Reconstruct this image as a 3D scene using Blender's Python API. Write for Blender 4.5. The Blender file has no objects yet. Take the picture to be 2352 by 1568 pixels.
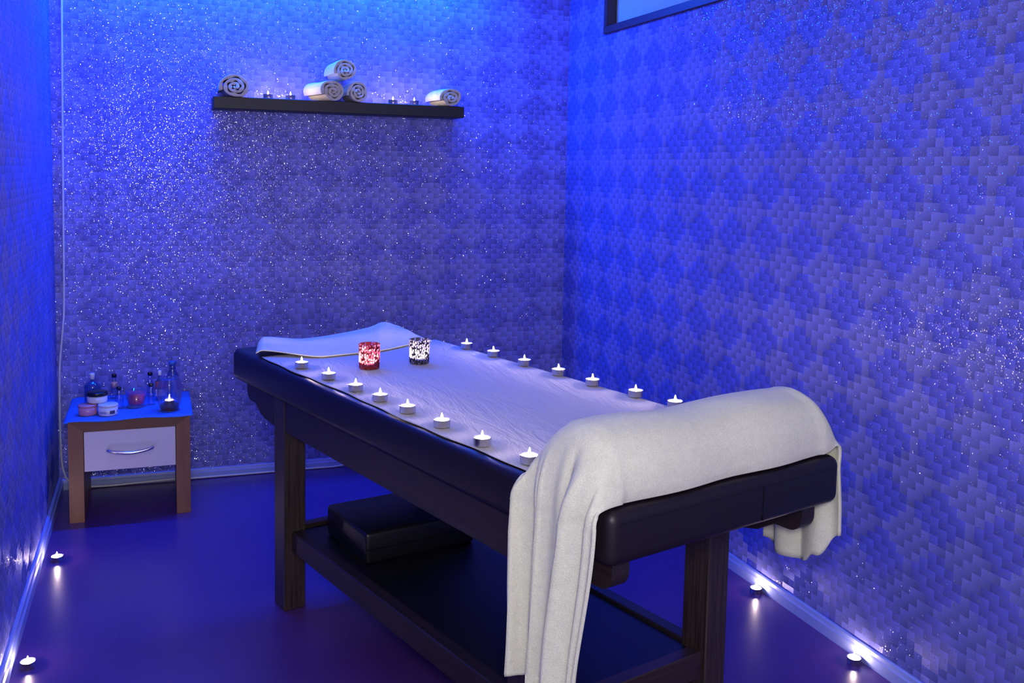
import bpy, bmesh, math, random
from mathutils import Vector, Matrix, noise

scene = bpy.context.scene
COL = scene.collection
PI = math.pi

# ------------------------------------------------------------------ camera
cam_d = bpy.data.cameras.new('camera')
cam = bpy.data.objects.new('camera', cam_d)
COL.objects.link(cam)
cam_d.sensor_fit = 'HORIZONTAL'
cam_d.sensor_width = 36.0
cam_d.lens = 34.214
cam_d.shift_x = 0.0
cam_d.shift_y = -188.5 / 2352.0
cam_d.clip_start = 0.02
rx = Vector((0.9394, -0.3422, 0.0197)).normalized()
fw = Vector((0.3425, 0.9353, -0.0894)).normalized()
up = rx.cross(fw).normalized()
rx = fw.cross(up).normalized()
M = Matrix((rx, up, -fw)).transposed().to_4x4()
M.translation = Vector((0, 0, 1.35))
cam.matrix_world = M
scene.camera = cam

# ------------------------------------------------------------------ world, view
w = bpy.data.worlds.new('night')
scene.world = w
w.use_nodes = True
w.node_tree.nodes['Background'].inputs[0].default_value = (0.0, 0.0, 0.0, 1)
w.node_tree.nodes['Background'].inputs[1].default_value = 0.0
scene.view_settings.view_transform = 'Standard'
scene.view_settings.look = 'None'
scene.view_settings.gamma = 1.0
scene.view_settings.exposure = 0.0
scene.view_settings.use_curve_mapping = False
try:
    scene.cycles.max_bounces = 8
    scene.cycles.diffuse_bounces = 4
    scene.cycles.transparent_max_bounces = 16
    scene.cycles.caustics_reflective = False
    scene.cycles.caustics_refractive = False
    scene.cycles.sample_clamp_indirect = 4.0
except Exception:
    pass

# room planes (metres; camera stands over the origin, back wall faces -y)
XL, XR, YB, YF, ZC = -0.392, 1.857, 4.337, -1.0, 2.40


def area_light(name, loc, rot, sx, sy, power, color, spread=None):
    d = bpy.data.lights.new(name, 'AREA')
    d.shape = 'RECTANGLE'
    d.size, d.size_y = sx, sy
    d.energy, d.color = power, color
    if spread is not None:
        d.spread = spread
    o = bpy.data.objects.new(name, d)
    COL.objects.link(o)
    o.location = loc
    o.rotation_euler = rot
    return o


BLUE = (0.0, 0.10, 1.0)
# blue strip in the ceiling cove along the back wall
area_light('cove_strip_back', (0.54, YB - 0.165, 2.32), (0, 0, 0), 1.78, 0.03, 76.0, BLUE)
# unseen flash-like white fill light near the photographer
pl = bpy.data.lights.new('camera_fill', 'POINT')
pl.energy, pl.color, pl.shadow_soft_size = 84.0, (1.0, 0.95, 0.88), 0.16
plo = bpy.data.objects.new('camera_fill', pl)
COL.objects.link(plo)
plo.location = (-0.02, -0.10, 1.52)
CANDLE = (1.0, 0.66, 0.52)


# ------------------------------------------------------------------ node helpers
class NT:
    def __init__(self, name):
        self.mat = bpy.data.materials.new(name)
        self.mat.use_nodes = True
        self.t = self.mat.node_tree
        self.p = self.t.nodes['Principled BSDF']
        self.out = self.t.nodes['Material Output']

    def n(self, kind, **kw):
        nd = self.t.nodes.new(kind)
        for k, v in kw.items():
            setattr(nd, k, v)
        return nd

    def link(self, a, b):
        self.t.links.new(a, b)

    def setin(self, sock, v):
        if hasattr(v, 'is_linked') or isinstance(v, bpy.types.NodeSocket):
            self.link(v, sock)
        else:
            sock.default_value = v

    def math(self, op, a, b=0.0, c=None):
        nd = self.n('ShaderNodeMath', operation=op)
        self.setin(nd.inputs[0], a)
        self.setin(nd.inputs[1], b)
        if c is not None:
            self.setin(nd.inputs[2], c)
        return nd.outputs[0]

    def vmath(self, op, a, b=(0, 0, 0)):
        nd = self.n('ShaderNodeVectorMath', operation=op)
        self.setin(nd.inputs[0], a)
        if op == 'SCALE':
            self.setin(nd.inputs[3], b)
        else:
            self.setin(nd.inputs[1], b)
        return nd.outputs[0]

    def combine(self, x, y, z):
        nd = self.n('ShaderNodeCombineXYZ')
        for s, v in zip(nd.inputs, (x, y, z)):
            self.setin(s, v)
        return nd.outputs[0]

    def mixc(self, f, a, b, blend='MIX'):
        nd = self.n('ShaderNodeMix', data_type='RGBA', blend_type=blend)
        self.setin(nd.inputs[0], f)
        self.setin(nd.inputs[6], a)
        self.setin(nd.inputs[7], b)
        return nd.outputs[2]

    def mixf(self, f, a, b):
        nd = self.n('ShaderNodeMix', data_type='FLOAT')
        self.setin(nd.inputs[0], f)
        self.setin(nd.inputs[2], a)
        self.setin(nd.inputs[3], b)
        return nd.outputs[0]

    def noise(self, scale, detail=2.0, rough=0.5, vec=None):
        nd = self.n('ShaderNodeTexNoise')
        nd.inputs['Scale'].default_value = scale
        nd.inputs['Detail'].default_value = detail
        nd.inputs['Roughness'].default_value = rough
        if vec is not None:
            self.link(vec, nd.inputs['Vector'])
        return nd

    def ramp(self, f, stops):
        nd = self.n('ShaderNodeValToRGB')
        el = nd.color_ramp.elements
        while len(el) < len(stops):
            el.new(0.5)
        for e, (p, c) in zip(el, stops):
            e.position, e.color = p, c
        self.link(f, nd.inputs[0])
        return nd.outputs[0]

    def bump(self, h, strength=0.3, dist=0.01):
        nd = self.n('ShaderNodeBump')
        nd.inputs['Strength'].default_value = strength
        nd.inputs['Distance'].default_value = dist
        self.link(h, nd.inputs['Height'])
        self.link(nd.outputs[0], self.p.inputs['Normal'])
        return nd

    def objco(self, scale=(1, 1, 1)):
        tc = self.n('ShaderNodeTexCoord')
        mp = self.n('ShaderNodeMapping')
        mp.inputs['Scale'].default_value = scale
        self.link(tc.outputs['Object'], mp.inputs['Vector'])
        return mp.outputs[0]


def c4(c):
    return (c[0], c[1], c[2], 1.0)


def simple(name, color, rough=0.5, metal=0.0, spec=0.5):
    m = NT(name)
    m.p.inputs['Base Color'].default_value = c4(color)
    m.p.inputs['Roughness'].default_value = rough
    m.p.inputs['Metallic'].default_value = metal
    m.p.inputs['Specular IOR Level'].default_value = spec
    return m


def mottled(name, color, rough, var=0.15, scale=30.0, spec=0.5, bump=0.0, stretch=(1, 1, 1), metal=0.0):
    m = simple(name, color, rough, metal, spec)
    nz = m.noise(scale, 4.0, 0.6, m.objco(stretch))
    lo = tuple(x * (1 - var) for x in color)
    hi = tuple(min(1, x * (1 + var)) for x in color)
    m.link(m.ramp(nz.outputs['Fac'], [(0.3, c4(lo)), (0.7, c4(hi))]), m.p.inputs['Base Color'])
    if bump:
        m.bump(nz.outputs['Fac'], bump, 0.002)
    return m


# ------------------------------------------------------------------ wallpaper
def wallpaper(name, axis, tilt_k, seams=()):
    """Stair-woven glitter wallpaper; axis = 0 when the wall runs along x, 1 along y."""
    m = NT(name)
    geo = m.n('ShaderNodeNewGeometry')
    sep = m.n('ShaderNodeSeparateXYZ')
    m.link(geo.outputs['Position'], sep.inputs[0])
    u, v = sep.outputs[axis], sep.outputs[2]
    CW, RH = 0.0285, 0.0235
    uc = m.math('DIVIDE', u, CW)
    vr = m.math('DIVIDE', v, RH)
    row = m.math('FLOOR', vr)
    # diamond zones, their edges stepping with the weave
    cellu = m.math('ADD', m.math('FLOOR', uc), 0.5)
    rowc = m.math('ADD', row, 0.5)
    p = m.math('FLOOR', m.math('DIVIDE', m.math('ADD', cellu, rowc), 7.0))
    q = m.math('FLOOR', m.math('DIVIDE', m.math('SUBTRACT', cellu, rowc), 7.0))
    sgn = m.math('FLOORED_MODULO', m.math('ADD', p, q), 2.0)         # 0 / 1
    # running bond of tiles two cells wide
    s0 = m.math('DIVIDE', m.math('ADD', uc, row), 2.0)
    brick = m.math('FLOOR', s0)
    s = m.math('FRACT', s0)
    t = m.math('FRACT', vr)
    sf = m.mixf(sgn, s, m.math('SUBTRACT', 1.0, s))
    wn = m.n('ShaderNodeTexWhiteNoise', noise_dimensions='2D')
    m.link(m.combine(brick, row, 0.0), wn.inputs['Vector'])
    # printed tile with the weave's step shading painted into its colour: palest at its upper leading corner, darkest at the trailing lower one
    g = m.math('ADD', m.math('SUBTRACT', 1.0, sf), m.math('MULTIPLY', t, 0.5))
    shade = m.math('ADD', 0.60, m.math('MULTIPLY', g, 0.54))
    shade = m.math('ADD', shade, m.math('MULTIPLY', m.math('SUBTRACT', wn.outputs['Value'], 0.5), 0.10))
    big = m.noise(2.2, 3.0, 0.5, geo.outputs['Position'])
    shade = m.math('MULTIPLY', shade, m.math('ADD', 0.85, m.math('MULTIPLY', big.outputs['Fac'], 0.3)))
    # fine diagonal thread
    th = m.n('ShaderNodeTexWave', wave_type='BANDS', bands_direction='DIAGONAL')
    th.inputs['Scale'].default_value = 90.0
    m.link(geo.outputs['Position'], th.inputs['Vector'])
    shade = m.math('ADD', shade, m.math('MULTIPLY', m.math('SUBTRACT', th.outputs['Fac'], 0.5), 0.05))
    grain = m.noise(420.0, 2.0, 0.7, geo.outputs['Position'])
    shade = m.math('ADD', shade, m.math('MULTIPLY', m.math('SUBTRACT', grain.outputs['Fac'], 0.5), 0.35))
    for at, gain in seams:                                   # joins between the paper lengths
        on = m.math('LESS_THAN', m.math('ABSOLUTE', m.math('SUBTRACT', u, at)), 0.0016)
        shade = m.math('ADD', shade, m.math('MULTIPLY', on, gain))
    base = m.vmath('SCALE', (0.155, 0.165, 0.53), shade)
    # glitter flakes
    vo = m.n('ShaderNodeTexVoronoi')
    vo.inputs['Scale'].default_value = 460.0
    m.link(geo.outputs['Position'], vo.inputs['Vector'])
    rc = m.n('ShaderNodeSeparateColor')
    m.link(vo.outputs['Color'], rc.inputs[0])
    patch = m.noise(26.0, 3.0, 0.6, geo.outputs['Position'])
    thr = m.math('ADD', 1.02, m.math('MULTIPLY', patch.outputs['Fac'], -0.20))
    flake = m.math('GREATER_THAN', rc.outputs[2], thr)

    def wild(x):
        d = m.math('MULTIPLY', m.math('SUBTRACT', x, 0.5), 2.0)
        return m.math('MULTIPLY', m.math('MULTIPLY', m.math('MULTIPLY', d, d), d), 0.36)
    fu, fv = wild(rc.outputs[0]), wild(rc.outputs[1])
    # weave tilt: mirrored from one diamond to the next
    tilt = m.mixf(sgn, tilt_k, -tilt_k)
    tu = m.mixf(flake, tilt, fu)
    tv = m.mixf(flake, 0.08, fv)
    off = m.combine(tu if axis == 0 else 0.0, tu if axis == 1 else 0.0, tv)
    nn = m.vmath('NORMALIZE', m.vmath('ADD', geo.outputs['Normal'], off))
    m.link(nn, m.p.inputs['Normal'])
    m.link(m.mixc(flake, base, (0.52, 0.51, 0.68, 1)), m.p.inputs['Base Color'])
    m.link(m.mixf(flake, 0.15, 0.68), m.p.inputs['Metallic'])
    m.link(m.mixf(flake, 0.55, 0.18), m.p.inputs['Roughness'])
    m.p.inputs['Specular IOR Level'].default_value = 0.3
    return m.mat


# ------------------------------------------------------------------ materials
MAT = {}
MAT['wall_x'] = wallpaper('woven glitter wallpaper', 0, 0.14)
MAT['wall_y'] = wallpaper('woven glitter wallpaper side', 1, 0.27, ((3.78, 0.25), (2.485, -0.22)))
MAT['ceiling'] = mottled('ceiling paint', (0.75, 0.75, 0.75), 0.9, 0.03).mat

m = simple('vinyl floor', (0.12, 0.05, 0.2), 0.3)
nz = m.noise(3.0, 5.0, 0.6, m.objco((1, 1, 1)))
m.link(m.ramp(nz.outputs['Fac'], [(0.3, (0.070, 0.027, 0.17, 1)), (0.7, (0.098, 0.038, 0.20, 1))]), m.p.inputs['Base Color'])
n2 = m.noise(140.0, 2.0, 0.5, m.objco((1, 1, 1)))
m.bump(n2.outputs['Fac'], 0.08, 0.002)
m.link(m.ramp(nz.outputs['Fac'], [(0.0, (0.24,) * 3 + (1,)), (1.0, (0.36,) * 3 + (1,))]), m.p.inputs['Roughness'])
MAT['floor'] = m.mat
MAT['baseboard'] = mottled('baseboard plastic', (0.30, 0.36, 0.70), 0.35, 0.05, 20).mat

m = simple('dark vinyl', (0.009, 0.006, 0.009), 0.42, 0.0, 0.35)
nz = m.noise(600.0, 2.0, 0.5, m.objco())
m.bump(nz.outputs['Fac'], 0.12, 0.001)
MAT['vinyl'] = m.mat
m = simple('black vinyl shelf', (0.005, 0.005, 0.007), 0.42, 0.0, 0.4)
nz = m.noise(500.0, 2.0, 0.5, m.objco())
m.bump(nz.outputs['Fac'], 0.08, 0.001)
MAT['vinyl_black'] = m.mat


def wood(name, dark, light, rough, stretch, scale=6.0):
    m = simple(name, light, rough)
    co = m.objco(stretch)
    nz = m.noise(scale, 6.0, 0.65, co)
    m.link(m.ramp(nz.outputs['Fac'], [(0.32, c4(dark)), (0.68, c4(light))]), m.p.inputs['Base Color'])
    m.bump(nz.outputs['Fac'], 0.15, 0.002)
    return m.mat


MAT['wood_v'] = wood('dark stained wood upright', (0.010, 0.007, 0.006), (0.062, 0.038, 0.030), 0.45, (26, 26, 0.8))
MAT['wood_y'] = wood('dark stained wood lengthwise', (0.008, 0.005, 0.005), (0.028, 0.015, 0.013), 0.5, (14, 0.7, 14))
MAT['wood_x'] = wood('dark stained wood crosswise', (0.012, 0.007, 0.006), (0.042, 0.022, 0.018), 0.42, (0.7, 14, 14))
MAT['walnut_v'] = wood('walnut laminate upright', (0.20, 0.085, 0.05), (0.27, 0.12, 0.07), 0.45, (10, 10, 0.8), 5)
MAT['walnut_x'] = wood('walnut laminate crosswise', (0.13, 0.055, 0.035), (0.17, 0.075, 0.048), 0.45, (0.8, 10, 10), 5)
MAT['white_lam'] = mottled('white laminate', (0.70, 0.66, 0.84), 0.4, 0.03, 8).mat
MAT['chrome'] = mottled('brushed chrome', (0.75, 0.75, 0.78), 0.22, 0.05, 40, metal=1.0).mat
MAT['shelf'] = wood('black shelf board', (0.005, 0.005, 0.007), (0.009, 0.008, 0.012), 0.5, (0.8, 8, 8), 5)
MAT['cable'] = mottled('white cable sheath', (0.62, 0.64, 0.72), 0.4, 0.05).mat
MAT['winframe'] = mottled('dark window frame', (0.04, 0.022, 0.022), 0.4, 0.2, 20).mat


def terry(name, color, bump=0.5, scale=420.0):
    m = simple(name, color, 0.95, 0.0, 0.1)
    co = m.objco()
    nz = m.noise(scale, 3.0, 0.7, co)
    n2 = m.noise(60.0, 3.0, 0.6, co)
    f = m.math('ADD', m.math('MULTIPLY', nz.outputs['Fac'], 0.75), m.math('MULTIPLY', n2.outputs['Fac'], 0.25))
    lo = tuple(x * 0.80 for x in color)
    hi = tuple(min(1, x * 1.12) for x in color)
    m.link(m.ramp(f, [(0.3, c4(lo)), (0.7, c4(hi))]), m.p.inputs['Base Color'])
    m.bump(f, bump, 0.004)
    m.p.inputs['Sheen Weight'].default_value = 0.15
    return m.mat


MAT['towel'] = terry('cream terry towel', (0.74, 0.74, 0.58))
MAT['roll'] = terry('cream rolled terry', (0.66, 0.62, 0.46), 0.6, 300)
MAT['band'] = mottled('woven towel border', (0.76, 0.75, 0.56), 0.9, 0.06, 300, 0.1, 0.3, (1, 6, 6)).mat

m = simple('white cotton sheet', (0.52, 0.52, 0.55), 0.9, 0.0, 0.1)
co = m.objco((3.2, 0.55, 1.0))
n1 = m.noise(7.0, 6.0, 0.62, co)
n1.inputs['Distortion'].default_value = 0.9
n2 = m.noise(900.0, 1.0, 0.5, m.objco())
f = m.math('ADD', n1.outputs['Fac'], m.math('MULTIPLY', n2.outputs['Fac'], 0.03))
m.bump(f, 0.55, 0.02)
MAT['sheet'] = m.mat
m = simple('blue paper cloth', (0.07, 0.20, 0.62), 0.7, 0.0, 0.2)
n1 = m.noise(18.0, 3.0, 0.5, m.objco())
m.bump(n1.outputs['Fac'], 0.3, 0.005)
MAT['cloth'] = m.mat

MAT['alu'] = mottled('aluminium cup', (0.75, 0.72, 0.75), 0.28, 0.06, 60, metal=1.0).mat
m = simple('white wax', (0.9, 0.86, 0.84), 0.4)
m.p.inputs['Subsurface Weight'].default_value = 0.0
MAT['wax'] = m.mat
MAT['wick'] = simple('charred wick', (0.02, 0.015, 0.012), 0.8).mat


def emis(name, color, strength):
    m = NT(name)
    m.p.inputs['Base Color'].default_value = (0, 0, 0, 1)
    m.p.inputs['Emission Color'].default_value = c4(color)
    m.p.inputs['Emission Strength'].default_value = strength
    return m.mat


MAT['flame'] = emis('candle flame', (1.0, 0.74, 0.66), 850.0)


def clear(name, tint, gloss=0.12, rough=0.03, body=None, body_mix=0.0):
    """Thin clear glass or plastic: see-through with a fresnel sheen."""
    m = NT(name)
    m.t.nodes.remove(m.p)
    tr = m.n('ShaderNodeBsdfTransparent')
    tr.inputs[0].default_value = c4(tint)
    gl = m.n('ShaderNodeBsdfGlossy')
    gl.inputs['Roughness'].default_value = rough
    gl.inputs['Color'].default_value = (0.95, 0.95, 1, 1)
    lw = m.n('ShaderNodeLayerWeight')
    lw.inputs['Blend'].default_value = 0.35
    f = m.math('ADD', m.math('MULTIPLY', m.math('POWER', lw.outputs['Facing'], 2.2), 0.9), gloss * 0.6)
    mx = m.n('ShaderNodeMixShader')
    m.link(f, mx.inputs[0])
    m.link(tr.outputs[0], mx.inputs[1])
    m.link(gl.outputs[0], mx.inputs[2])
    last = mx.outputs[0]
    if body is not None:
        df = m.n('ShaderNodeBsdfDiffuse')
        df.inputs[0].default_value = c4(body)
        m2 = m.n('ShaderNodeMixShader')
        m2.inputs[0].default_value = body_mix
        m.link(last, m2.inputs[1])
        m.link(df.outputs[0], m2.inputs[2])
        last = m2.outputs[0]
    m.link(last, m.out.inputs[0])
    return m.mat


MAT['glass'] = clear('clear glass', (0.93, 0.94, 0.97))
m = NT('thick clear glass')
m.t.nodes.remove(m.p)
g1 = m.n('ShaderNodeBsdfGlass')
g1.inputs['Roughness'].default_value = 0.0
g1.inputs['IOR'].default_value = 1.45
g2 = m.n('ShaderNodeBsdfTransparent')
g2.inputs[0].default_value = (0.97, 0.97, 1, 1)
gm = m.n('ShaderNodeMixShader')
gm.inputs[0].default_value = 0.5
m.link(g2.outputs[0], gm.inputs[1])
m.link(g1.outputs[0], gm.inputs[2])
m.link(gm.outputs[0], m.out.inputs[0])
MAT['thickglass'] = m.mat
MAT['bottle'] = clear('clear bottle plastic', (0.86, 0.88, 0.93), 0.15)
MAT['bluebottle'] = clear('blue bottle plastic', (0.48, 0.58, 0.80), 0.15, 0.05, (0.08, 0.14, 0.3), 0.18)
MAT['amberoil'] = simple('pinkish oil', (0.75, 0.38, 0.30), 0.25).mat
MAT['capblack'] = simple('black screw cap', (0.006, 0.006, 0.008), 0.3).mat
MAT['capwhite'] = simple('white plastic cap', (0.8, 0.8, 0.84), 0.35).mat
MAT['capblue'] = simple('blue plastic cap', (0.05, 0.16, 0.5), 0.35).mat
MAT['pinkjar'] = mottled('pink plastic jar', (0.62, 0.26, 0.36), 0.35, 0.05).mat
MAT['whitejar'] = mottled('white plastic jar', (0.74, 0.73, 0.76), 0.35, 0.03).mat
MAT['bluelid'] = mottled('pale blue lid', (0.35, 0.52, 0.80), 0.3, 0.03).mat
MAT['ink'] = simple('dark label ink', (0.06, 0.06, 0.14), 0.5).mat
MAT['inkpale'] = simple('pale label ink', (0.30, 0.30, 0.46), 0.5).mat
MAT['labelred'] = simple('red label', (0.55, 0.10, 0.09), 0.5).mat
MAT['pinkwax'] = mottled('pink wax', (0.72, 0.07, 0.16), 0.4, 0.06).mat
MAT['brownwax'] = mottled('brown sand', (0.24, 0.10, 0.08), 0.7, 0.3, 300).mat


def mosaic(name, tile, pale, grout):
    m = NT(name)
    m.t.nodes.remove(m.p)
    co = m.objco((1, 1, 0.8))
    vo = m.n('ShaderNodeTexVoronoi', feature='F1')
    vo.inputs['Scale'].default_value = 190.0
    m.link(co, vo.inputs['Vector'])
    ve = m.n('ShaderNodeTexVoronoi', feature='DISTANCE_TO_EDGE')
    ve.inputs['Scale'].default_value = 190.0
    m.link(co, ve.inputs['Vector'])
    sc = m.n('ShaderNodeSeparateColor')
    m.link(vo.outputs['Color'], sc.inputs[0])
    col = m.ramp(sc.outputs[0], [(0.25, c4(tile)), (0.85, c4(pale))])
    edge = m.math('LESS_THAN', ve.outputs['Distance'], 0.10)
    dark = m.math('GREATER_THAN', sc.outputs[1], 0.74)
    edge = m.math('MAXIMUM', edge, dark)
    tl = m.n('ShaderNodeBsdfTranslucent')
    m.link(col, tl.inputs[0])
    gl = m.n('ShaderNodeBsdfGlossy')
    gl.inputs['Roughness'].default_value = 0.15
    m.link(col, gl.inputs[0])
    mx = m.n('ShaderNodeMixShader')
    mx.inputs[0].default_value = 0.25
    m.link(tl.outputs[0], mx.inputs[1])
    m.link(gl.outputs[0], mx.inputs[2])
    df = m.n('ShaderNodeBsdfDiffuse')
    df.inputs[0].default_value = c4(grout)
    m2 = m.n('ShaderNodeMixShader')
    m.link(edge, m2.inputs[0])
    m.link(mx.outputs[0], m2.inputs[1])
    m.link(df.outputs[0], m2.inputs[2])
    m.link(m2.outputs[0], m.out.inputs[0])
    return m.mat


MAT['mosred'] = mosaic('red mosaic glass', (0.55, 0.08, 0.12), (0.95, 0.45, 0.50), (0.10, 0.012, 0.02))
MAT['mossil'] = mosaic('silver mosaic glass', (0.35, 0.33, 0.45), (0.95, 0.90, 0.95), (0.02, 0.02, 0.03))

m = NT('perforated blind')
geo = m.n('ShaderNodeNewGeometry')
sep = m.n('ShaderNodeSeparateXYZ')
m.link(geo.outputs['Position'], sep.inputs[0])
a = m.math('SINE', m.math('MULTIPLY', sep.outputs[1], 2 * PI / 0.012))
b = m.math('SINE', m.math('MULTIPLY', sep.outputs[2], 2 * PI / 0.009))
hole = m.math('GREATER_THAN', m.math('MULTIPLY', a, b), 0.35)
m.link(m.mixc(hole, (0.50, 0.85, 0.95, 1), (0.20, 0.34, 0.42, 1)), m.p.inputs['Base Color'])
m.p.inputs['Roughness'].default_value = 0.5
MAT['blind'] = m.mat


# ------------------------------------------------------------------ mesh helpers
def obj(name, bm, mat, parent=None, smooth=False, loc=None, rot=None, fix=True):
    if fix:
        bmesh.ops.recalc_face_normals(bm, faces=bm.faces)
    me = bpy.data.meshes.new(name)
    bm.to_mesh(me)
    bm.free()
    if mat is not None:
        me.materials.append(mat)
    if smooth:
        for p in me.polygons:
            p.use_smooth = True
    o = bpy.data.objects.new(name, me)
    COL.objects.link(o)
    if parent is not None:
        o.parent = parent
    if loc is not None:
        o.location = loc
    if rot is not None:
        o.rotation_euler = rot
    return o


def tag(o, label, cat, group=None):
    o['label'] = label
    o['category'] = cat
    if group:
        o['group'] = group
    return o


def empty(name, loc=(0, 0, 0), rz=0.0):
    o = bpy.data.objects.new(name, None)
    o.empty_display_size = 0.05
    COL.objects.link(o)
    o.location = loc
    o.rotation_euler = (0, 0, rz)
    return o


def struct(o):
    o['kind'] = 'structure'
    return o


def add_box(bm, lo, hi, bev=0.0, seg=2):
    lo, hi = Vector(lo), Vector(hi)
    r = bmesh.ops.create_cube(bm, size=1.0)
    vs = r['verts']
    c, s = (lo + hi) / 2, hi - lo
    for v in vs:
        v.co = Vector((v.co.x * s.x, v.co.y * s.y, v.co.z * s.z)) + c
    if bev > 0:
        es = list({e for v in vs for e in v.link_edges})
        bmesh.ops.bevel(bm, geom=es, offset=bev, segments=seg, profile=0.5, affect='EDGES')
    return bm


def box(lo, hi, bev=0.0, seg=2):
    return add_box(bmesh.new(), lo, hi, bev, seg)


def add_lathe(bm, prof, seg=32, center=(0, 0, 0), closed=False):
    """prof: list of (r, z)."""
    cx, cy, cz = center
    rings = []
    for r, z in prof:
        if r <= 1e-6:
            rings.append([bm.verts.new((cx, cy, cz + z))])
        else:
            rings.append([bm.verts.new((cx + r * math.cos(2 * PI * k / seg), cy + r * math.sin(2 * PI * k / seg), cz + z)) for k in range(seg)])
    pairs = list(zip(rings[:-1], rings[1:]))
    if closed:
        pairs.append((rings[-1], rings[0]))
    for A, B in pairs:
        for k in range(seg):
            k2 = (k + 1) % seg
            if len(A) == 1 and len(B) == 1:
                continue
            if len(A) == 1:
                bm.faces.new((A[0], B[k], B[k2]))
            elif len(B) == 1:
                bm.faces.new((A[k], A[k2], B[0]))
            else:
                bm.faces.new((A[k], A[k2], B[k2], B[k]))
    return bm


def lathe(prof, seg=32, center=(0, 0, 0), closed=False):
    return add_lathe(bmesh.new(), prof, seg, center, closed)


def catmull(pts, n=6):
    pts = [Vector(p) for p in pts]
    out = []
    for i in range(len(pts) - 1):
        p0 = pts[max(0, i - 1)]
        p1, p2 = pts[i], pts[i + 1]
        p3 = pts[min(len(pts) - 1, i + 2)]
        for k in range(n):
            t = k / n
            out.append(0.5 * ((2 * p1) + (p2 - p0) * t + (2 * p0 - 5 * p1 + 4 * p2 - p3) * t * t + (3 * p1 - p0 - 3 * p2 + p3) * t ** 3))
    out.append(pts[-1])
    return out


def tube(pts, r, seg=10):
    bm = bmesh.new()
    pts = [Vector(p) for p in pts]
    rings = []
    prev = None
    for i, p in enumerate(pts):
        d = (pts[min(i + 1, len(pts) - 1)] - pts[max(i - 1, 0)]).normalized()
        if prev is None:
            a = d.orthogonal().normalized()
        else:
            a = (prev - d * prev.dot(d)).normalized()
        prev = a
        b = d.cross(a)
        rr = r[i] if isinstance(r, (list, tuple)) else r
        rings.append([bm.verts.new(p + rr * (a * math.cos(2 * PI * k / seg) + b * math.sin(2 * PI * k / seg))) for k in range(seg)])
    for A, B in zip(rings[:-1], rings[1:]):
        for k in range(seg):
            bm.faces.new((A[k], A[(k + 1) % seg], B[(k + 1) % seg], B[k]))
    bm.faces.new(rings[0][::-1])
    bm.faces.new(rings[-1])
    return bm


def prism(poly, a, b, axis):
    """Extrude a 2-D outline from a to b along the given axis (0: outline in y,z; 1: x,z; 2: x,y)."""
    bm = bmesh.new()

    def P(p, t):
        if axis == 0:
            return (t, p[0], p[1])
        if axis == 1:
            return (p[0], t, p[1])
        return (p[0], p[1], t)
    A = [bm.verts.new(P(p, a)) for p in poly]
    B = [bm.verts.new(P(p, b)) for p in poly]
    n = len(poly)
    for k in range(n):
        bm.faces.new((A[k], A[(k + 1) % n], B[(k + 1) % n], B[k]))
    bm.faces.new(A)
    bm.faces.new(B[::-1])
    return bm


def grid(nu, nv, fn):
    bm = bmesh.new()
    vs = [[bm.verts.new(fn(i / (nu - 1), j / (nv - 1))) for j in range(nv)] for i in range(nu)]
    for i in range(nu - 1):
        for j in range(nv - 1):
            bm.faces.new((vs[i][j], vs[i + 1][j], vs[i + 1][j + 1], vs[i][j + 1]))
    return bm


def solidify(o, t, off=0.0):
    md = o.modifiers.new('thickness', 'SOLIDIFY')
    md.thickness, md.offset = t, off
    return o


def subsurf(o, lv):
    md = o.modifiers.new('smooth', 'SUBSURF')
    md.levels = md.render_levels = lv
    return o


def smooth01(x):
    x = max(0.0, min(1.0, x))
    return x * x * (3 - 2 * x)


# ------------------------------------------------------------------ room shell
def slab(name, lo, hi, mat):
    return struct(obj(name, box(lo, hi), mat))


T = 0.10
slab('floor', (XL - T, YF - T, -0.10), (XR + T, YB + T, 0.0), MAT['floor'])
slab('ceiling', (XL - T, YF - T, ZC), (XR + T, YB + T, ZC + 0.1), MAT['ceiling'])
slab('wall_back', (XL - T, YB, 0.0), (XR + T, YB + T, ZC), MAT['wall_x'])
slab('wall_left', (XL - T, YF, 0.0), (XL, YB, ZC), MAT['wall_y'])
slab('wall_front', (XL - T, YF - T, 0.0), (XR + T, YF, ZC), MAT['ceiling'])
# right wall with the window opening (y 2.58..3.94, z 1.957..2.40)
WY0, WY1, WZ0, WZ1 = 2.58, 3.935, 1.957, 2.40
bm = bmesh.new()
add_box(bm, (XR, YF, 0), (XR + T, YB, WZ0 + 0.02))
add_box(bm, (XR, YF, WZ1 - 0.02), (XR + T, YB, ZC))
add_box(bm, (XR, YF, WZ0 + 0.02), (XR + T, WY0 + 0.02, WZ1 - 0.02))
add_box(bm, (XR, WY1 - 0.02, WZ0 + 0.02), (XR + T, YB, WZ1 - 0.02))
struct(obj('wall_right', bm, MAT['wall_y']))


def baseboard(name, a, b, inward, h, t):
    """Skirting strip from a to b on the floor; inward = unit vector into the room."""
    a, b, n = Vector(a), Vector(b), Vector(inward)
    bm = bmesh.new()
    prof = [(0, 0), (t, 0), (t, h * 0.62), (t * 0.72, h * 0.72), (t * 0.62, h * 0.92), (t * 0.35, h), (0, h)]
    A = [bm.verts.new(a + n * d + Vector((0, 0, z))) for d, z in prof]
    B = [bm.verts.new(b + n * d + Vector((0, 0, z))) for d, z in prof]
    k = len(prof)
    for i in range(k):
        bm.faces.new((A[i], A[(i + 1) % k], B[(i + 1) % k], B[i]))
    bm.faces.new(A)
    bm.faces.new(B[::-1])
    return struct(obj(name, bm, MAT['baseboard']))


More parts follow.
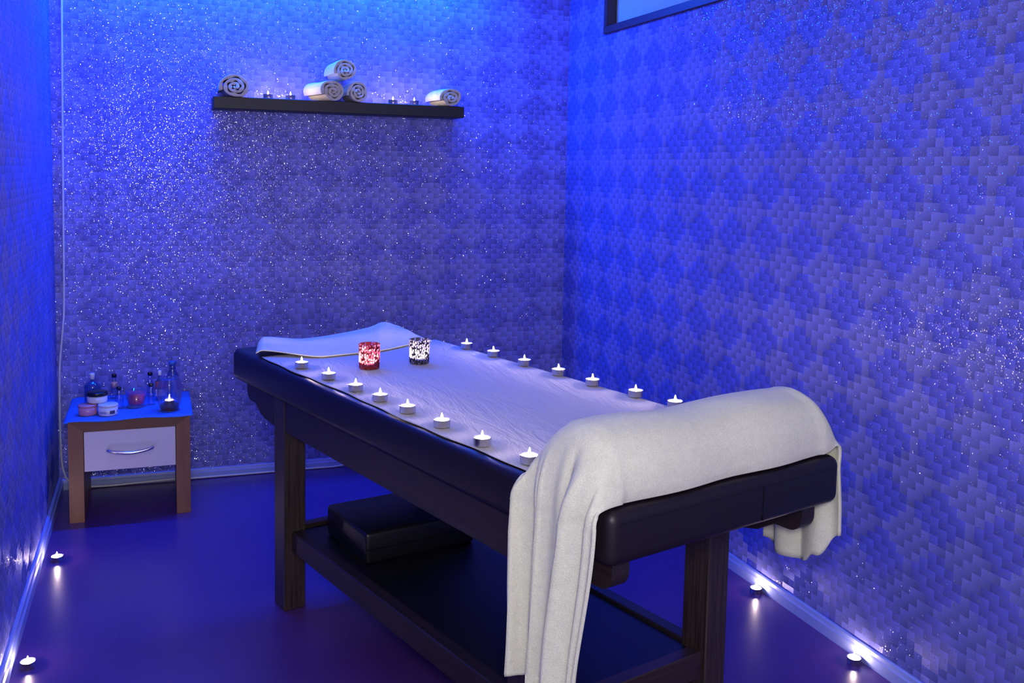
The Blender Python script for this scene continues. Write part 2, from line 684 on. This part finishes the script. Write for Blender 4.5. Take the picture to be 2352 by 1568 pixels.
baseboard('baseboard_back', (XL, YB, 0), (XR, YB, 0), (0, -1, 0), 0.042, 0.013)
baseboard('baseboard_left', (XL, YF, 0), (XL, YB - 0.013, 0), (1, 0, 0), 0.055, 0.016)
baseboard('baseboard_right', (XR, YF, 0), (XR, YB - 0.013, 0), (-1, 0, 0), 0.050, 0.012)

win = struct(empty('window_1', (XR, WY1, WZ0)))
bm = bmesh.new()
fx0, fx1 = -0.012, 0.05
W_, H_, fwid = WY1 - WY0, WZ1 - WZ0, 0.032
for lo, hi in (((fx0, -W_, 0), (fx1, 0, fwid)), ((fx0, -W_, H_ - fwid), (fx1, 0, H_)),
               ((fx0, -W_, fwid), (fx1, -W_ + fwid, H_ - fwid)), ((fx0, -fwid, fwid), (fx1, 0, H_ - fwid))):
    add_box(bm, lo, hi, 0.002, 1)
obj('window_frame', bm, MAT['winframe'], win)
obj('blind', box((0.035, -W_ + fwid, fwid), (0.039, -fwid, H_ - fwid)), MAT['blind'], win)

# ------------------------------------------------------------------ massage table
TH = math.radians(16.0328)
CT, ST = math.cos(TH), math.sin(TH)
TCX, TCY = 1.4360, 2.12         # table centre in table axes


def TW(lx, ly, z=0.0):
    """Table axes (across, along, up) to the room."""
    return Vector((CT * lx - ST * ly, ST * lx + CT * ly, z))


def tl(x, y, z):
    return (x - TCX, y - TCY, z)


X0, X1, Y0, Y1 = 1.109, 1.763, 1.213, 3.050
ZT, ZB = 0.765, 0.662
table = tag(empty('massage_table', TW(TCX, TCY, 0), TH),
            'massage table with dark vinyl top on a dark stained wooden frame', 'massage table')
bm = box(tl(X0, Y0, ZB), tl(X1, Y1, ZT), 0.022, 5)
top = obj('cushion', bm, MAT['vinyl'], table, True)
# stitched seam of the cover on the near end and a raised seam line at the corner
bm = bmesh.new()
add_box(bm, tl(1.512, Y0 - 0.0012, ZB + 0.012), tl(1.5145, Y0 + 0.002, ZT - 0.02))
add_box(bm, tl(X0 + 0.022, Y0 - 0.0006, ZT - 0.0245), tl(X1 - 0.022, Y0 + 0.002, ZT - 0.023))
obj('seam', bm, MAT['vinyl_black'], top)


def arc(cx, cz, r, a0, a1, n=8):
    return [(cx + r * math.cos(math.radians(a0 + (a1 - a0) * k / n)), cz + r * math.sin(math.radians(a0 + (a1 - a0) * k / n))) for k in range(n + 1)]


def half_profile():
    p = [(Y0 + 0.035, ZB + 0.002), (Y0 + 0.035, 0.632)]
    p += arc(Y0 + 0.067, 0.632, 0.032, 180, 270)[1:]
    p += [(Y0 + 0.105, 0.600)]
    p += [(Y0 + 0.125, 0.590), (Y0 + 0.150, 0.574), (Y0 + 0.185, 0.566), (Y0 + 0.25, 0.560)]
    return p


hp = half_profile()
full = hp + [(Y0 + Y1 - y, z) for y, z in reversed(hp)]
full_l = [(y - TCY, z) for y, z in full]
LX0, LX1 = 1.144, 1.728          # outer faces of the legs
for x0 in (LX0 + 0.003, LX1 - 0.045):
    obj('side_rail', prism(full_l, x0 - TCX, x0 + 0.042 - TCX, 0), MAT['wood_y'], table)
LW, LD = 0.069, 0.078
LYN, LYF = 1.478, 2.7065
for x0 in (LX0, LX1 - LW):
    for y0 in (LYN, LYF):
        obj('leg', box(tl(x0, y0, 0.0), tl(x0 + LW, y0 + LD, ZB + 0.001), 0.003, 1), MAT['wood_v'], table)
for y0 in (LYN + 0.012, LYF + 0.022):
    obj('end_rail', box(tl(LX0 + 0.045, y0, 0.60), tl(LX1 - 0.045, y0 + 0.04, ZB + 0.001), 0.002, 1), MAT['wood_x'], table)
RZ0, RZ1 = 0.182, 0.247
for x0 in (LX0 + 0.024, LX1 - 0.024 - 0.038):
    obj('lower_side_rail', box(tl(x0, LYN + LD - 0.01, RZ0), tl(x0 + 0.038, LYF + 0.01, RZ1), 0.003, 1), MAT['wood_y'], table)
for y0 in (LYN + 0.008, LYF + 0.032):
    obj('lower_end_rail', box(tl(LX0 + LW - 0.004, y0, RZ0), tl(LX1 - LW + 0.004, y0 + 0.038, RZ1), 0.003, 1), MAT['wood_x'], table)
obj('shelf_board', box(tl(LX0 + 0.058, LYN + 0.044, 0.214), tl(LX1 - 0.058, LYF + 0.036, 0.236), 0.004, 2), MAT['vinyl_black'], table)

# dark bolster block on the lower shelf
blk = tag(empty('cushion_block', TW(1.43, 2.50, 0.236), TH + math.radians(-3.0)),
          'black vinyl cushion block lying on the shelf of the massage table', 'cushion')
obj('cover', box((-0.178, -0.135, 0.0), (0.178, 0.150, 0.094), 0.012, 3), MAT['vinyl_black'], blk, True)
obj('zip', tube([(-0.178, -0.1355, 0.045), (0.178, -0.1355, 0.045)], 0.0022, 6), MAT['capblack'], blk)

# ------------------------------------------------------------------ sheet on the table
random.seed(4)


def sheet_fn(a, b):
    x = 1.124 + (1.765 - 1.124) * a
    y = 1.36 + (2.838 - 1.36) * b
    # cut corners
    if a < 0.25:
        x += 0.0
    edge = min(a, 1 - a)
    z = 0.7672
    n = noise.noise(Vector((x * 5.0, y * 1.6, 0.3)))
    n2 = noise.noise(Vector((x * 16.0 + y * 5.0, y * 3.5, 1.7)))
    z += (0.0022 * abs(n) + 0.0014 * abs(n2)) * min(1.0, edge * 10)
    # slightly wavy hem along the sides
    if a == 0.0:
        x += 0.004 * math.sin(y * 9.0) + 0.002 * math.sin(y * 31)
    if a > 0.985:
        z -= 0.004
    return TW(x, y, z)


sh = obj('bed_sheet', grid(90, 200, sheet_fn), MAT['sheet'], None, True)
solidify(sh, 0.0012, 1.0)
tag(sh, 'thin white sheet spread wrinkled over the massage table top', 'sheet')

# ------------------------------------------------------------------ towel over the bolster at the near end
CENTER = [(1.232, 0.7705), (1.230, 0.792), (1.238, 0.832), (1.266, 0.868), (1.305, 0.886), (1.340, 0.890),
          (1.378, 0.880), (1.405, 0.852), (1.418, 0.815), (1.426, 0.788), (1.440, 0.7765)]
CP = catmull([(0, y, z) for y, z in CENTER], 8)


def center_path(v):
    f = v * (len(CP) - 1)
    i = min(int(f), len(CP) - 2)
    p = CP[i].lerp(CP[i + 1], f - i)
    return p.y, p.z


def bez(p0, p1, p2, p3, t):
    return ((1 - t) ** 3) * p0 + 3 * ((1 - t) ** 2) * t * p1 + 3 * (1 - t) * t * t * p2 + (t ** 3) * p3


XA, XB = 1.152, 1.722
S_HANGL, S_DRAPE, S_CENT, S_DR2, S_HANGR = 0.40, 0.16, 0.26, 0.08, 0.10


def folds(v, ph):
    q = abs(math.sin(PI * 3.3 * v + 0.5 * ph)) ** 0.7 * 2 - 1
    return 0.62 * q + 0.25 * math.sin(2 * PI * 5.3 * v + 1.3 + ph) + 0.13 * math.sin(2 * PI * 8.7 * v)


def towel_fn(a, v):
    yc, zc = center_path(v)
    w1 = S_HANGL + S_DRAPE
    w2 = w1 + S_CENT
    w3 = w2 + S_DR2
    if a < w1:
        # left end: over the bolster end, the table edge and down
        yb = 1.222 + (1.472 - 1.222) * v
        A = Vector((XA, yc, zc))
        B = Vector((1.098, yb, 0.735))
        if a >= S_HANGL:
            t = (a - S_HANGL) / S_DRAPE        # 1 at A, 0 at B
            P1 = Vector((1.112, yc * 0.80 + yb * 0.20, zc - 0.002))
            P2 = Vector((1.096, yc * 0.55 + yb * 0.45, min(0.815, zc)))
            p = bez(A, P1, P2, B, 1 - t)
            amp = smooth01(1 - t)
            dx = 0.021 * folds(v, 0.4) * amp
            p.x += dx - 0.020 * amp
            p.y += 0.004 * math.sin(2 * PI * 4 * v) * amp
            p.z += 0.010 * folds(v, 0.4) * amp * (1 - amp) * 4
        else:
            t = 1 - a / S_HANGL               # 0 at B, 1 at hem
            yc2 = 1.262 + (1.452 - 1.262) * v
            step = 0.018 * smooth01((0.62 - v) / 0.06) + 0.03 * smooth01((0.30 - v) / 0.06)
            zh = 0.402 - step + 0.006 * math.sin(2 * PI * 2.2 * v)
            y = yb + (yc2 - yb) * smooth01(t * 1.1)
            z = 0.735 + (zh - 0.735) * t
            x = 1.098 - 0.020 + folds(v, 0.4 + 0.25 * t) * (0.021 + 0.010 * smooth01(t * 1.5)) - 0.012 * t
            y += 0.006 * math.sin(2 * PI * 4 * v + 0.8 * t)
            p = Vector((x, y, z))
    elif a < w2:
        t = (a - w1) / S_CENT
        x = XA + (XB - XA) * t
        sag = 0.004 * math.sin(PI * t * 3 + 0.7)
        k = math.sin(PI * v)
        wr = 0.0035 * noise.noise(Vector((x * 9 + v * 3.0, v * 6.0, 0.5))) * k
        bulge = 0.006 * math.exp(-((t - 0.12) / 0.10) ** 2) * math.exp(-((v - 0.2) / 0.14) ** 2)
        p = Vector((x, yc + 0.004 * math.sin(x * 23.0) * (1 - v) - bulge, zc + (sag * k + wr)))
    else:
        yb = 1.228 + (1.430 - 1.228) * v
        A = Vector((XB, yc, zc))
        B = Vector((1.778, yb, 0.745))
        if a < w3:
            t = (a - w2) / S_DR2
            P1 = Vector((1.762, yc, zc + 0.002))
            P2 = Vector((1.783, yb, 0.805))
            p = bez(A, P1, P2, B, t)
            p.x += 0.005 * math.sin(2 * PI * 2.5 * v) * t
        else:
            t = (a - w3) / (1 - w3)
            zh = 0.494 + 0.030 * smooth01((0.42 - v) / 0.14) + 0.055 * smooth01((0.25 - v) / 0.25) + 0.022 * smooth01((v - 0.75) / 0.25)
            p = Vector((1.778 + 0.010 * math.sin(2 * PI * 2.4 * v + 0.5) * smooth01(t * 1.4) + 0.008 * t,
                        yb + 0.004 * math.sin(2 * PI * 3 * v), 0.745 + (zh - 0.745) * t))
    return TW(p.x, p.y, p.z)


tw = obj('draped_towel', grid(190, 90, towel_fn), MAT['towel'], None, True)
solidify(tw, 0.007, 0.0)
tag(tw, 'large cream terry towel draped across the near end of the massage table', 'towel')


# woven border near the hem of the hanging left end
def band_fn(a, v):
    p = towel_fn(0.002 + a * 0.030, 0.325 + v * 0.30)
    n = Vector((-CT, -ST, 0))
    return p + n * 0.0045


bd = obj('hem_band', grid(6, 40, band_fn), MAT['band'], tw, True)
solidify(bd, 0.001, 0.0)


# ------------------------------------------------------------------ towel folded at the far end
def far_fn(a, b):
    xl = 1.110 + 0.070 * b
    x = xl + (1.712 - xl) * a
    front = 2.845 - 0.125 * smooth01(a / 0.30) + 0.075 * smooth01((a - 0.55) / 0.45)
    back = 3.000
    y = front + (back - front) * b
    rise = smooth01(b / 0.8)
    left = smooth01(a / 0.03)
    crease = 0.86 - 0.25 * (1 - b)
    ridge = 0.012 * math.exp(-((a - crease) / 0.07) ** 2)
    hgt = 0.016 + 0.016 * smooth01((a - 0.30) / 0.45) + ridge - 0.006 * smooth01((a - 0.88) / 0.08)
    tail = 1 - 0.5 * smooth01((b - 0.9) / 0.1)
    endr = smooth01((1 - a) / 0.05)
    lf = 0.014 * (1 - smooth01(a / 0.28))
    n = 0.003 * noise.noise(Vector((x * 9, y * 12, 3.0)))
    fold = 0.0035 * math.sin(2 * PI * (1.7 * b + 0.5 * a)) * min(1.0, 6 * b)
    z = 0.7738 + ((hgt + fold) * rise + lf) * (0.45 + 0.55 * left) * tail * (0.3 + 0.7 * endr) + n * rise
    return TW(x, y, z)


ft = obj('folded_towel', grid(90, 40, far_fn), MAT['towel'], None, True)
solidify(ft, 0.0026, 0.0)
tag(ft, 'cream towel folded flat across the far end of the massage table', 'towel')


# ------------------------------------------------------------------ tealights
TL_PARTS = {}


def tealight_meshes():
    R_, H = 0.0195, 0.0165
    cup = lathe([(0.0, 0.0), (R_ - 0.001, 0.0), (R_ - 0.0005, 0.001), (R_, H), (R_ + 0.0008, H + 0.0004), (R_ - 0.0006, H + 0.0002), (R_ - 0.0012, 0.0012), (0.0, 0.0012)], 28)
    wax = lathe([(0.0, 0.0013), (R_ - 0.0014, 0.0013), (R_ - 0.0014, 0.0158), (R_ - 0.003, 0.0154), (0.006, 0.0146), (0.0, 0.0146)], 28)
    wick = tube([(0, 0, 0.0145), (0.0003, 0, 0.0175), (0.0010, 0, 0.0190)], 0.0008, 6)
    fl = lathe([(0.0, 0.0165), (0.0018, 0.0178), (0.0028, 0.0203), (0.0026, 0.0230), (0.0016, 0.0268), (0.0006, 0.0300), (0.0, 0.0312)], 12)
    return cup, wax, wick, fl


def make_tealight():
    root = empty('tealight')
    cup, wax, wick, fl = tealight_meshes()
    obj('metal_cup', cup, MAT['alu'], root, True)
    obj('wax', wax, MAT['wax'], root, True)
    obj('wick', wick, MAT['wick'], root, True)
    obj('flame', fl, MAT['flame'], root, True)
    return root


def dup(root):
    r = root.copy()
    COL.objects.link(r)
    for ch in list(root.children):
        c = ch.copy()
        COL.objects.link(c)
        c.parent = r
        for g in list(ch.children):
            d = g.copy()
            COL.objects.link(d)
            d.parent = c
    return r


proto = make_tealight()
used = [False]


def tealight(loc, label, group):
    if used[0]:
        o = dup(proto)
        for k in ('label', 'category', 'group'):
            if k in o:
                del o[k]
    else:
        o = proto
        used[0] = True
    o.location = loc
    o.rotation_euler = (0, 0, random.uniform(0, 6.28))
    return tag(o, label, 'candle', group)


ORD = ['first', 'second', 'third', 'fourth', 'fifth', 'sixth', 'seventh', 'eighth']
LY = [1.513, 1.669, 1.842, 1.997, 2.136, 2.268, 2.435, 2.615]
LXs = [1.158, 1.150, 1.157, 1.157, 1.158, 1.157, 1.159, 1.159]
ZS = 0.7715
for k, (x, y) in enumerate(zip(LXs, LY)):
    lab = '%s tealight from the draped towel in the left row on the sheet' % ORD[k]
    tealight(TW(x, y, ZS), lab, 'tealights along the left side of the massage sheet')
RY = [1.690, 1.832, 1.995, 2.151, 2.314, 2.480, 2.636]
RXs = [1.752, 1.751, 1.743, 1.748, 1.747, 1.749, 1.751]
for k, (x, y) in enumerate(zip(RXs, RY)):
    lab = '%s tealight from the draped towel in the right row on the sheet' % ORD[k]
    tealight(TW(x - 0.003, y, ZS), lab, 'tealights along the right side of the massage sheet')
FL = [((-0.3334, 3.5427, 0.0), 'burning tealight on the floor by the left baseboard, the one nearer the nightstand'),
      ((-0.3399, 2.7932, 0.0), 'burning tealight on the floor by the left baseboard, the one farther from the nightstand'),
      ((1.8225, 2.6002, 0.0), 'burning tealight on the floor by the right baseboard, below the hanging towel end'),
      ((1.8206, 2.1205, 0.0), 'burning tealight on the floor by the right baseboard, the one farther from the back wall')]
for loc, lab in FL:
    tealight(loc, lab, 'tealights on the floor along the walls')

# ------------------------------------------------------------------ wall shelf with towels and lights
SX0, SX1, SZ0, SZ1, SYF = 0.2225, 1.290, 1.585, 1.6345, 4.178
sf = obj('wall_shelf', box((SX0, SYF, SZ0), (SX1, YB, SZ1), 0.002, 1), MAT['shelf'])
tag(sf, 'black floating shelf board mounted on the back wall', 'shelf')
for x, lab in ((0.442, 'burning tealight on the wall shelf beside the leftmost rolled towel'),
               (0.534, 'burning tealight on the wall shelf just left of the pyramid of rolled towels'),
               (0.972, 'burning tealight on the wall shelf just right of the pyramid of rolled towels'),
               (1.067, 'burning tealight on the wall shelf beside the rightmost rolled towel')):
    tealight((x, 4.200, SZ1 + 0.0003), lab, 'tealights on the wall shelf')


def roll_section(rx_, rz_, turns, thick, seed):
    """Outer and inner edge of a rolled cloth, flattened to rx_ by rz_."""
    rnd = random.Random(seed)
    ph = rnd.uniform(0, 6.28)
    n = int(turns * 40)
    pts_o, pts_i = [], []
    for k in range(n + 1):
        f = k / n
        ang = f * turns * 2 * PI
        r = 1.0 - (1 - 0.10) * f
        wob = 1 + 0.05 * math.sin(2 * ang + ph) + 0.03 * math.sin(3 * ang + ph * 2)
        r *= wob
        th = thick * (0.8 + 0.2 * math.sin(5 * ang + ph))
        c, s = math.cos(-ang - 0.9 * PI), math.sin(-ang - 0.9 * PI)
        pts_o.append((c * r * rx_, s * r * rz_))
        ri = max(0.02, r - th)
        pts_i.append((c * ri * rx_, s * ri * rz_))
    return pts_o, pts_i


def rolled_towel(loc, rz, rx_, rz_, length, turns, seed, label):
    o, i = roll_section(rx_, rz_, turns + 0.5, 0.9 / (turns + 0.5) * 0.92, seed)
    zmin = min(z for _, z in o)
    bm = bmesh.new()
    rnd = random.Random(seed)
    ny = 9
    sects = []
    for j in range(ny):
        f = j / (ny - 1)
        y = f * length
        sc = 1.0 + 0.02 * math.sin(f * 5 + seed)
        if j == 0 or j == ny - 1:
            sc *= 0.985
        A, B = [], []
        m_ = len(o)
        for k in range(m_):
            kk = k / m_
            dy = 0.0
            if j == 0:
                dy = -0.005 * kk + 0.004 * math.sin(kk * 19 + seed)
            A.append(bm.verts.new((o[k][0] * sc, y + dy, (o[k][1] - zmin) * sc)))
            B.append(bm.verts.new((i[k][0] * sc, y + dy, (i[k][1] - zmin) * sc)))
        sects.append((A, B))
    m_ = len(o)
    for (A, B), (A2, B2) in zip(sects[:-1], sects[1:]):
        for k in range(m_ - 1):
            bm.faces.new((A[k], A[k + 1], A2[k + 1], A2[k]))
            bm.faces.new((B[k], B2[k], B2[k + 1], B[k + 1]))
        bm.faces.new((A[0], A2[0], B2[0], B[0]))
        bm.faces.new((A[-1], B[-1], B2[-1], A2[-1]))
    for (A, B), flip in ((sects[0], False), (sects[-1], True)):
        for k in range(m_ - 1):
            q = (A[k], B[k], B[k + 1], A[k + 1])
            bm.faces.new(q[::-1] if flip else q)
    t = obj('rolled_towel', bm, MAT['roll'], None, True, loc, (0, 0, rz))
    md = t.modifiers.new('edge', 'BEVEL')
    md.width, md.segments, md.limit_method, md.angle_limit = 0.003, 2, 'ANGLE', math.radians(50)
    return tag(t, label, 'towel', 'rolled towels on the wall shelf')


zs = SZ1 + 0.0005
rolled_towel((0.308, 4.165, zs), 0.0, 0.062, 0.056, 0.165, 2.6, 1, 'rolled cream towel standing alone at the left end of the wall shelf')
rolled_towel((0.706, 4.160, zs), 0.30, 0.056, 0.050, 0.170, 2.5, 2, 'rolled cream towel at the lower left of the pyramid on the wall shelf')
rolled_towel((0.812, 4.160, zs), 0.02, 0.052, 0.050, 0.165, 2.6, 5, 'rolled cream towel at the lower right of the pyramid on the wall shelf')
rolled_towel((0.758, 4.158, zs + 0.089), 0.10, 0.051, 0.051, 0.170, 2.7, 7, 'rolled cream towel lying on top of the pyramid on the wall shelf')
rolled_towel((1.226, 4.165, zs), 0.12, 0.060, 0.046, 0.165, 2.4, 11, 'flattened rolled cream towel alone at the right end of the wall shelf')

# ------------------------------------------------------------------ white cable in the left corner
cy = YB - 0.016
pts = [(-0.338, cy + 0.01, ZC), (-0.345, cy + 0.01, 1.995), (-0.354, cy + 0.01, 1.305), (-0.360, cy + 0.01, 0.80), (-0.365, cy, 0.69), (-0.374, cy, 0.596), (-0.381, cy, 0.506),
       (-0.384, cy, 0.304), (-0.381, cy, 0.134), (-0.372, cy, 0.075), (-0.355, cy - 0.003, 0.040), (-0.305, cy - 0.006, 0.012), (-0.196, cy - 0.006, 0.006),
       (-0.10, cy - 0.006, 0.008), (0.064, cy - 0.004, 0.010), (0.128, cy - 0.004, 0.007), (0.468, cy - 0.004, 0.006), (0.66, cy - 0.004, 0.006),
       (0.755, cy - 0.004, 0.006), (0.797, cy - 0.004, 0.016), (0.815, cy - 0.002, 0.040), (0.822, cy + 0.004, 0.075), (0.83, cy + 0.012, 0.12)]
cb = obj('cable', tube(catmull(pts, 6), 0.0045, 8), MAT['cable'], None, True)
tag(cb, 'white electric cable running down the left corner and along the back baseboard', 'cable')

# ------------------------------------------------------------------ nightstand
NX0, NX1, NY0, NY1, NH = -0.3215, 0.1125, 3.906, 4.298, 0.388
ns = tag(empty('nightstand', ((NX0 + NX1) / 2, NY0, 0)), 'small walnut nightstand with one white drawer against the back wall', 'nightstand')
hw = (NX1 - NX0) / 2
DP = NY1 - NY0
LT, TT = 0.052, 0.040
# mitred inverted-U frame: two side panels and a top, each cut at 45 degrees
for sgn in (-1, 1):
    poly = [(sgn * hw, 0), (sgn * hw, NH), (sgn * (hw - LT), NH - TT), (sgn * (hw - LT), 0)]
    obj('side_panel', prism(poly, 0, DP, 1), MAT['walnut_v'], ns)
obj('top_panel', prism([(-hw, NH), (hw, NH), (hw - LT, NH - TT), (-hw + LT, NH - TT)], 0, DP, 1), MAT['walnut_x'], ns)
dw = obj('drawer', box((-hw + LT + 0.002, 0.004, 0.192), (hw - LT - 0.002, 0.022, NH - TT - 0.003), 0.0015, 1), MAT['white_lam'], ns)
obj('drawer_box', box((-hw + LT + 0.006, 0.022, 0.200), (hw - LT - 0.006, DP - 0.02, NH - TT - 0.02)), MAT['white_lam'], dw)
hz = 0.268
bm = tube(catmull([(-0.078, -0.0, hz + 0.005), (-0.078, -0.016, hz + 0.005), (-0.045, -0.024, hz - 0.002), (0, -0.027, hz - 0.006), (0.045, -0.024, hz - 0.002), (0.078, -0.016, hz + 0.005), (0.078, -0.0, hz + 0.005)], 6), 0.0062, 10)
hd = obj('handle', bm, MAT['chrome'], dw, True)


def cloth_fn(a, b):
    x = -0.335 + (0.122 + 0.335) * a
    y = NY0 - 0.012 + (4.305 - NY0 + 0.012) * b
    z = NH + 0.0035 + 0.0008 * noise.noise(Vector((x * 20, y * 20, 0)))
    if x < NX0:
        z -= 0.004
    if b < 0.02:
        z -= 0.004 + 0.003 * math.sin(x * 26)
    return Vector((x, y, z))


cl = obj('table_cloth', grid(50, 40, cloth_fn), MAT['cloth'], None, True)
solidify(cl, 0.0012, 0.0)
tag(cl, 'thin blue paper cloth covering the top of the nightstand', 'cloth')
ZN = NH + 0.0052


def thing(name, loc, label, cat, group=None):
    return tag(empty(name, loc), label, cat, group)


def jar(loc, r, h, lidh, body, lid, label, lid_label=None, strip=False):
    t = thing('cream_jar', loc, label, 'jar', 'cream jars on the nightstand')
    hb = h - lidh
    obj('body', lathe([(0, 0), (r * 0.90, 0), (r * 0.96, 0.003), (r * 0.97, hb), (0, hb)], 36), body, t, True)
    l = obj('lid', lathe([(0, hb), (r * 1.0, hb + 0.0003), (r, h - 0.003), (r * 0.95, h), (0, h)], 36), lid, t, True)
    if strip:
        # printed panel and band of small print on the front of the body
        for a0, a1, z0, z1, mt, nm in ((-78, -46, 0.008, 0.021, MAT['ink'], 'printed_panel'), (-140, -98, 0.009, 0.017, MAT['inkpale'], 'printed_text'), (-30, -16, 0.010, 0.020, MAT['inkpale'], 'printed_mark')):
            def fn(a, b, a0=a0, a1=a1, z0=z0, z1=z1):
                ang = math.radians(a0 + (a1 - a0) * a)
                rr = r * 0.97 + 0.0006
                return Vector((rr * math.cos(ang), rr * math.sin(ang), z0 + (z1 - z0) * b))
            obj(nm, grid(10, 2, fn), mt, t, True)
    return t


jar((-0.257, 3.993, ZN), 0.0350, 0.040, 0.008, MAT['pinkjar'], MAT['pinkjar'], 'pink jar at the front left of the nightstand top')
jar((-0.184, 3.972, ZN), 0.0365, 0.042, 0.008, MAT['whitejar'], MAT['whitejar'], 'white printed jar with a flat lid at the front of the nightstand', strip=True)
jar((-0.224, 4.012, ZN + 0.0425), 0.0380, 0.040, 0.014, MAT['whitejar'], MAT['capblack'], 'white jar with a black lid stacked on the pink and the white jar')


def bottle(name, loc, r, h, caph, capr, mat, capmat, label, neck=0.25, liquid=None, strips=(), group='small bottles on the nightstand'):
    t = thing(name, loc, label, 'bottle', group)
    hb = h - caph
    sh_ = hb * (1 - neck)
    prof = [(0, 0), (r * 0.94, 0), (r, 0.003), (r, sh_ * 0.92), (r * 0.92, sh_), (r * 0.55, sh_ + (hb - sh_) * 0.45), (capr * 0.85, sh_ + (hb - sh_) * 0.7), (capr * 0.82, hb), (0, hb)]
    b = obj('body', lathe(prof, 28), mat, t, True)
    obj('cap', lathe([(0, hb), (capr, hb), (capr, h - 0.001), (capr * 0.9, h), (0, h)], 24), capmat, t, True)
    if liquid is not None:
        z0, z1, lm = liquid
        obj('liquid', lathe([(0, z0), (r * 0.86, z0), (r * 0.86, z1), (0, z1)], 24), lm, t, True)
    for z0, z1, lm in strips:
        obj('label_strip', lathe([(r + 0.0005, z0), (r + 0.0005, z1)], 28), lm, t, True)
    return t


bottle('pump_bottle', (-0.248, 4.150, ZN), 0.0310, 0.128, 0.024, 0.0085, MAT['bluebottle'], MAT['capwhite'], 'large clear blue bottle with a white cap behind the stacked jars', 0.22, group='large bottles on the nightstand')
bottle('oil_bottle', (-0.172, 4.250, ZN), 0.0150, 0.100, 0.013, 0.0095, MAT['bottle'], MAT['capblack'], 'small black-capped bottle of pinkish oil behind the stacked jars', 0.30, (0.045, 0.068, MAT['amberoil']))
bottle('oil_bottle', (-0.148, 4.068, ZN), 0.0160, 0.085, 0.012, 0.0090, MAT['bottle'], MAT['capblack'], 'small black-capped clear bottle between the white jars and the pink candle', 0.32)
bottle('oil_bottle', (-0.034, 4.250, ZN), 0.0140, 0.100, 0.013, 0.0095, MAT['bottle'], MAT['capblack'], 'taller black-capped clear bottle behind the one right of the pink candle', 0.32)
bottle('oil_bottle', (-0.030, 4.098, ZN), 0.0150, 0.085, 0.012, 0.0090, MAT['bottle'], MAT['capblack'], 'small black-capped clear bottle just right of the pink candle', 0.32)
bottle('lotion_bottle', (0.004, 4.170, ZN), 0.0165, 0.122, 0.020, 0.0070, MAT['bluebottle'], MAT['capwhite'], 'white-capped bottle with a red and white label beside the candle vase', 0.24,
       strips=((0.052, 0.078, MAT['labelred']), (0.018, 0.046, MAT['capwhite'])), group='large bottles on the nightstand')
bottle('tall_bottle', (0.054, 4.215, ZN), 0.0230, 0.150, 0.014, 0.0150, MAT['bluebottle'], MAT['capblue'], 'tall blue bottle with a blue cap behind the candle vase', 0.30, group='large bottles on the nightstand')

# pink candle in a tapered glass bowl
t = thing('glass_candle', (-0.085, 4.076, ZN), 'pink wax candle in a tapered clear glass bowl', 'candle')
obj('glass_bowl', lathe([(0, 0), (0.030, 0), (0.033, 0.004), (0.034, 0.010), (0.042, 0.066), (0.040, 0.066), (0.032, 0.012), (0, 0.010)], 36), MAT['glass'], t, True)
obj('wax', lathe([(0, 0.011), (0.0270, 0.011), (0.0305, 0.016), (0.0372, 0.056), (0.034, 0.0575), (0, 0.055)], 36), MAT['pinkwax'], t, True)

# hurricane vase holding a tealight on a bed of brown sand
t = thing('candle_vase', (0.038, 3.985, ZN), 'barrel-shaped clear glass vase with brown sand and a burning candle', 'vase')
vp = [(0.034, 0.0), (0.0355, 0.003), (0.043, 0.035), (0.0465, 0.065), (0.045, 0.095), (0.038, 0.122), (0.034, 0.130), (0.0325, 0.1305), (0.0355, 0.121), (0.0422, 0.095), (0.0437, 0.065), (0.0402, 0.035), (0.0328, 0.0035), (0.0318, 0.0005)]
obj('glass_wall', lathe(vp, 48, closed=True), MAT['thickglass'], t, True)
obj('sand', lathe([(0.0, 0.002), (0.0315, 0.002), (0.033, 0.006), (0.0360, 0.022), (0.0, 0.023)], 32), MAT['brownwax'], t, True)
obj('glass_foot', lathe([(0.0, 0.0002), (0.036, 0.0002), (0.040, 0.002), (0.036, 0.004)], 32), MAT['glass'], t, True)
tealight((0.038, 3.985, ZN + 0.0235), 'burning tealight on the sand inside the glass vase on the nightstand', 'tealights on the nightstand')


# ------------------------------------------------------------------ mosaic votive holders
def votive(lx, ly, mat, label):
    base = TW(lx, ly, 0.7710)
    t = thing('votive_holder', base, label, 'candle holder', 'mosaic votive holders on the sheet')
    R_, H = 0.0310, 0.072
    obj('mosaic_glass', lathe([(0, 0), (R_ * 0.90, 0), (R_ * 0.94, 0.002), (R_ * 0.97, 0.02), (R_, H)], 36), mat, t, True)
    return base


b = votive(1.324, 2.510, MAT['mosred'], 'red mosaic glass votive holder glowing on the massage sheet')
tealight(b + Vector((0, 0, 0.0035)), 'burning tealight inside the red mosaic votive holder', 'tealights in the votive holders')
b = votive(1.489, 2.503, MAT['mossil'], 'silver mosaic glass votive holder glowing on the massage sheet')
tealight(b + Vector((0, 0, 0.0035)), 'burning tealight inside the silver mosaic votive holder', 'tealights in the votive holders')
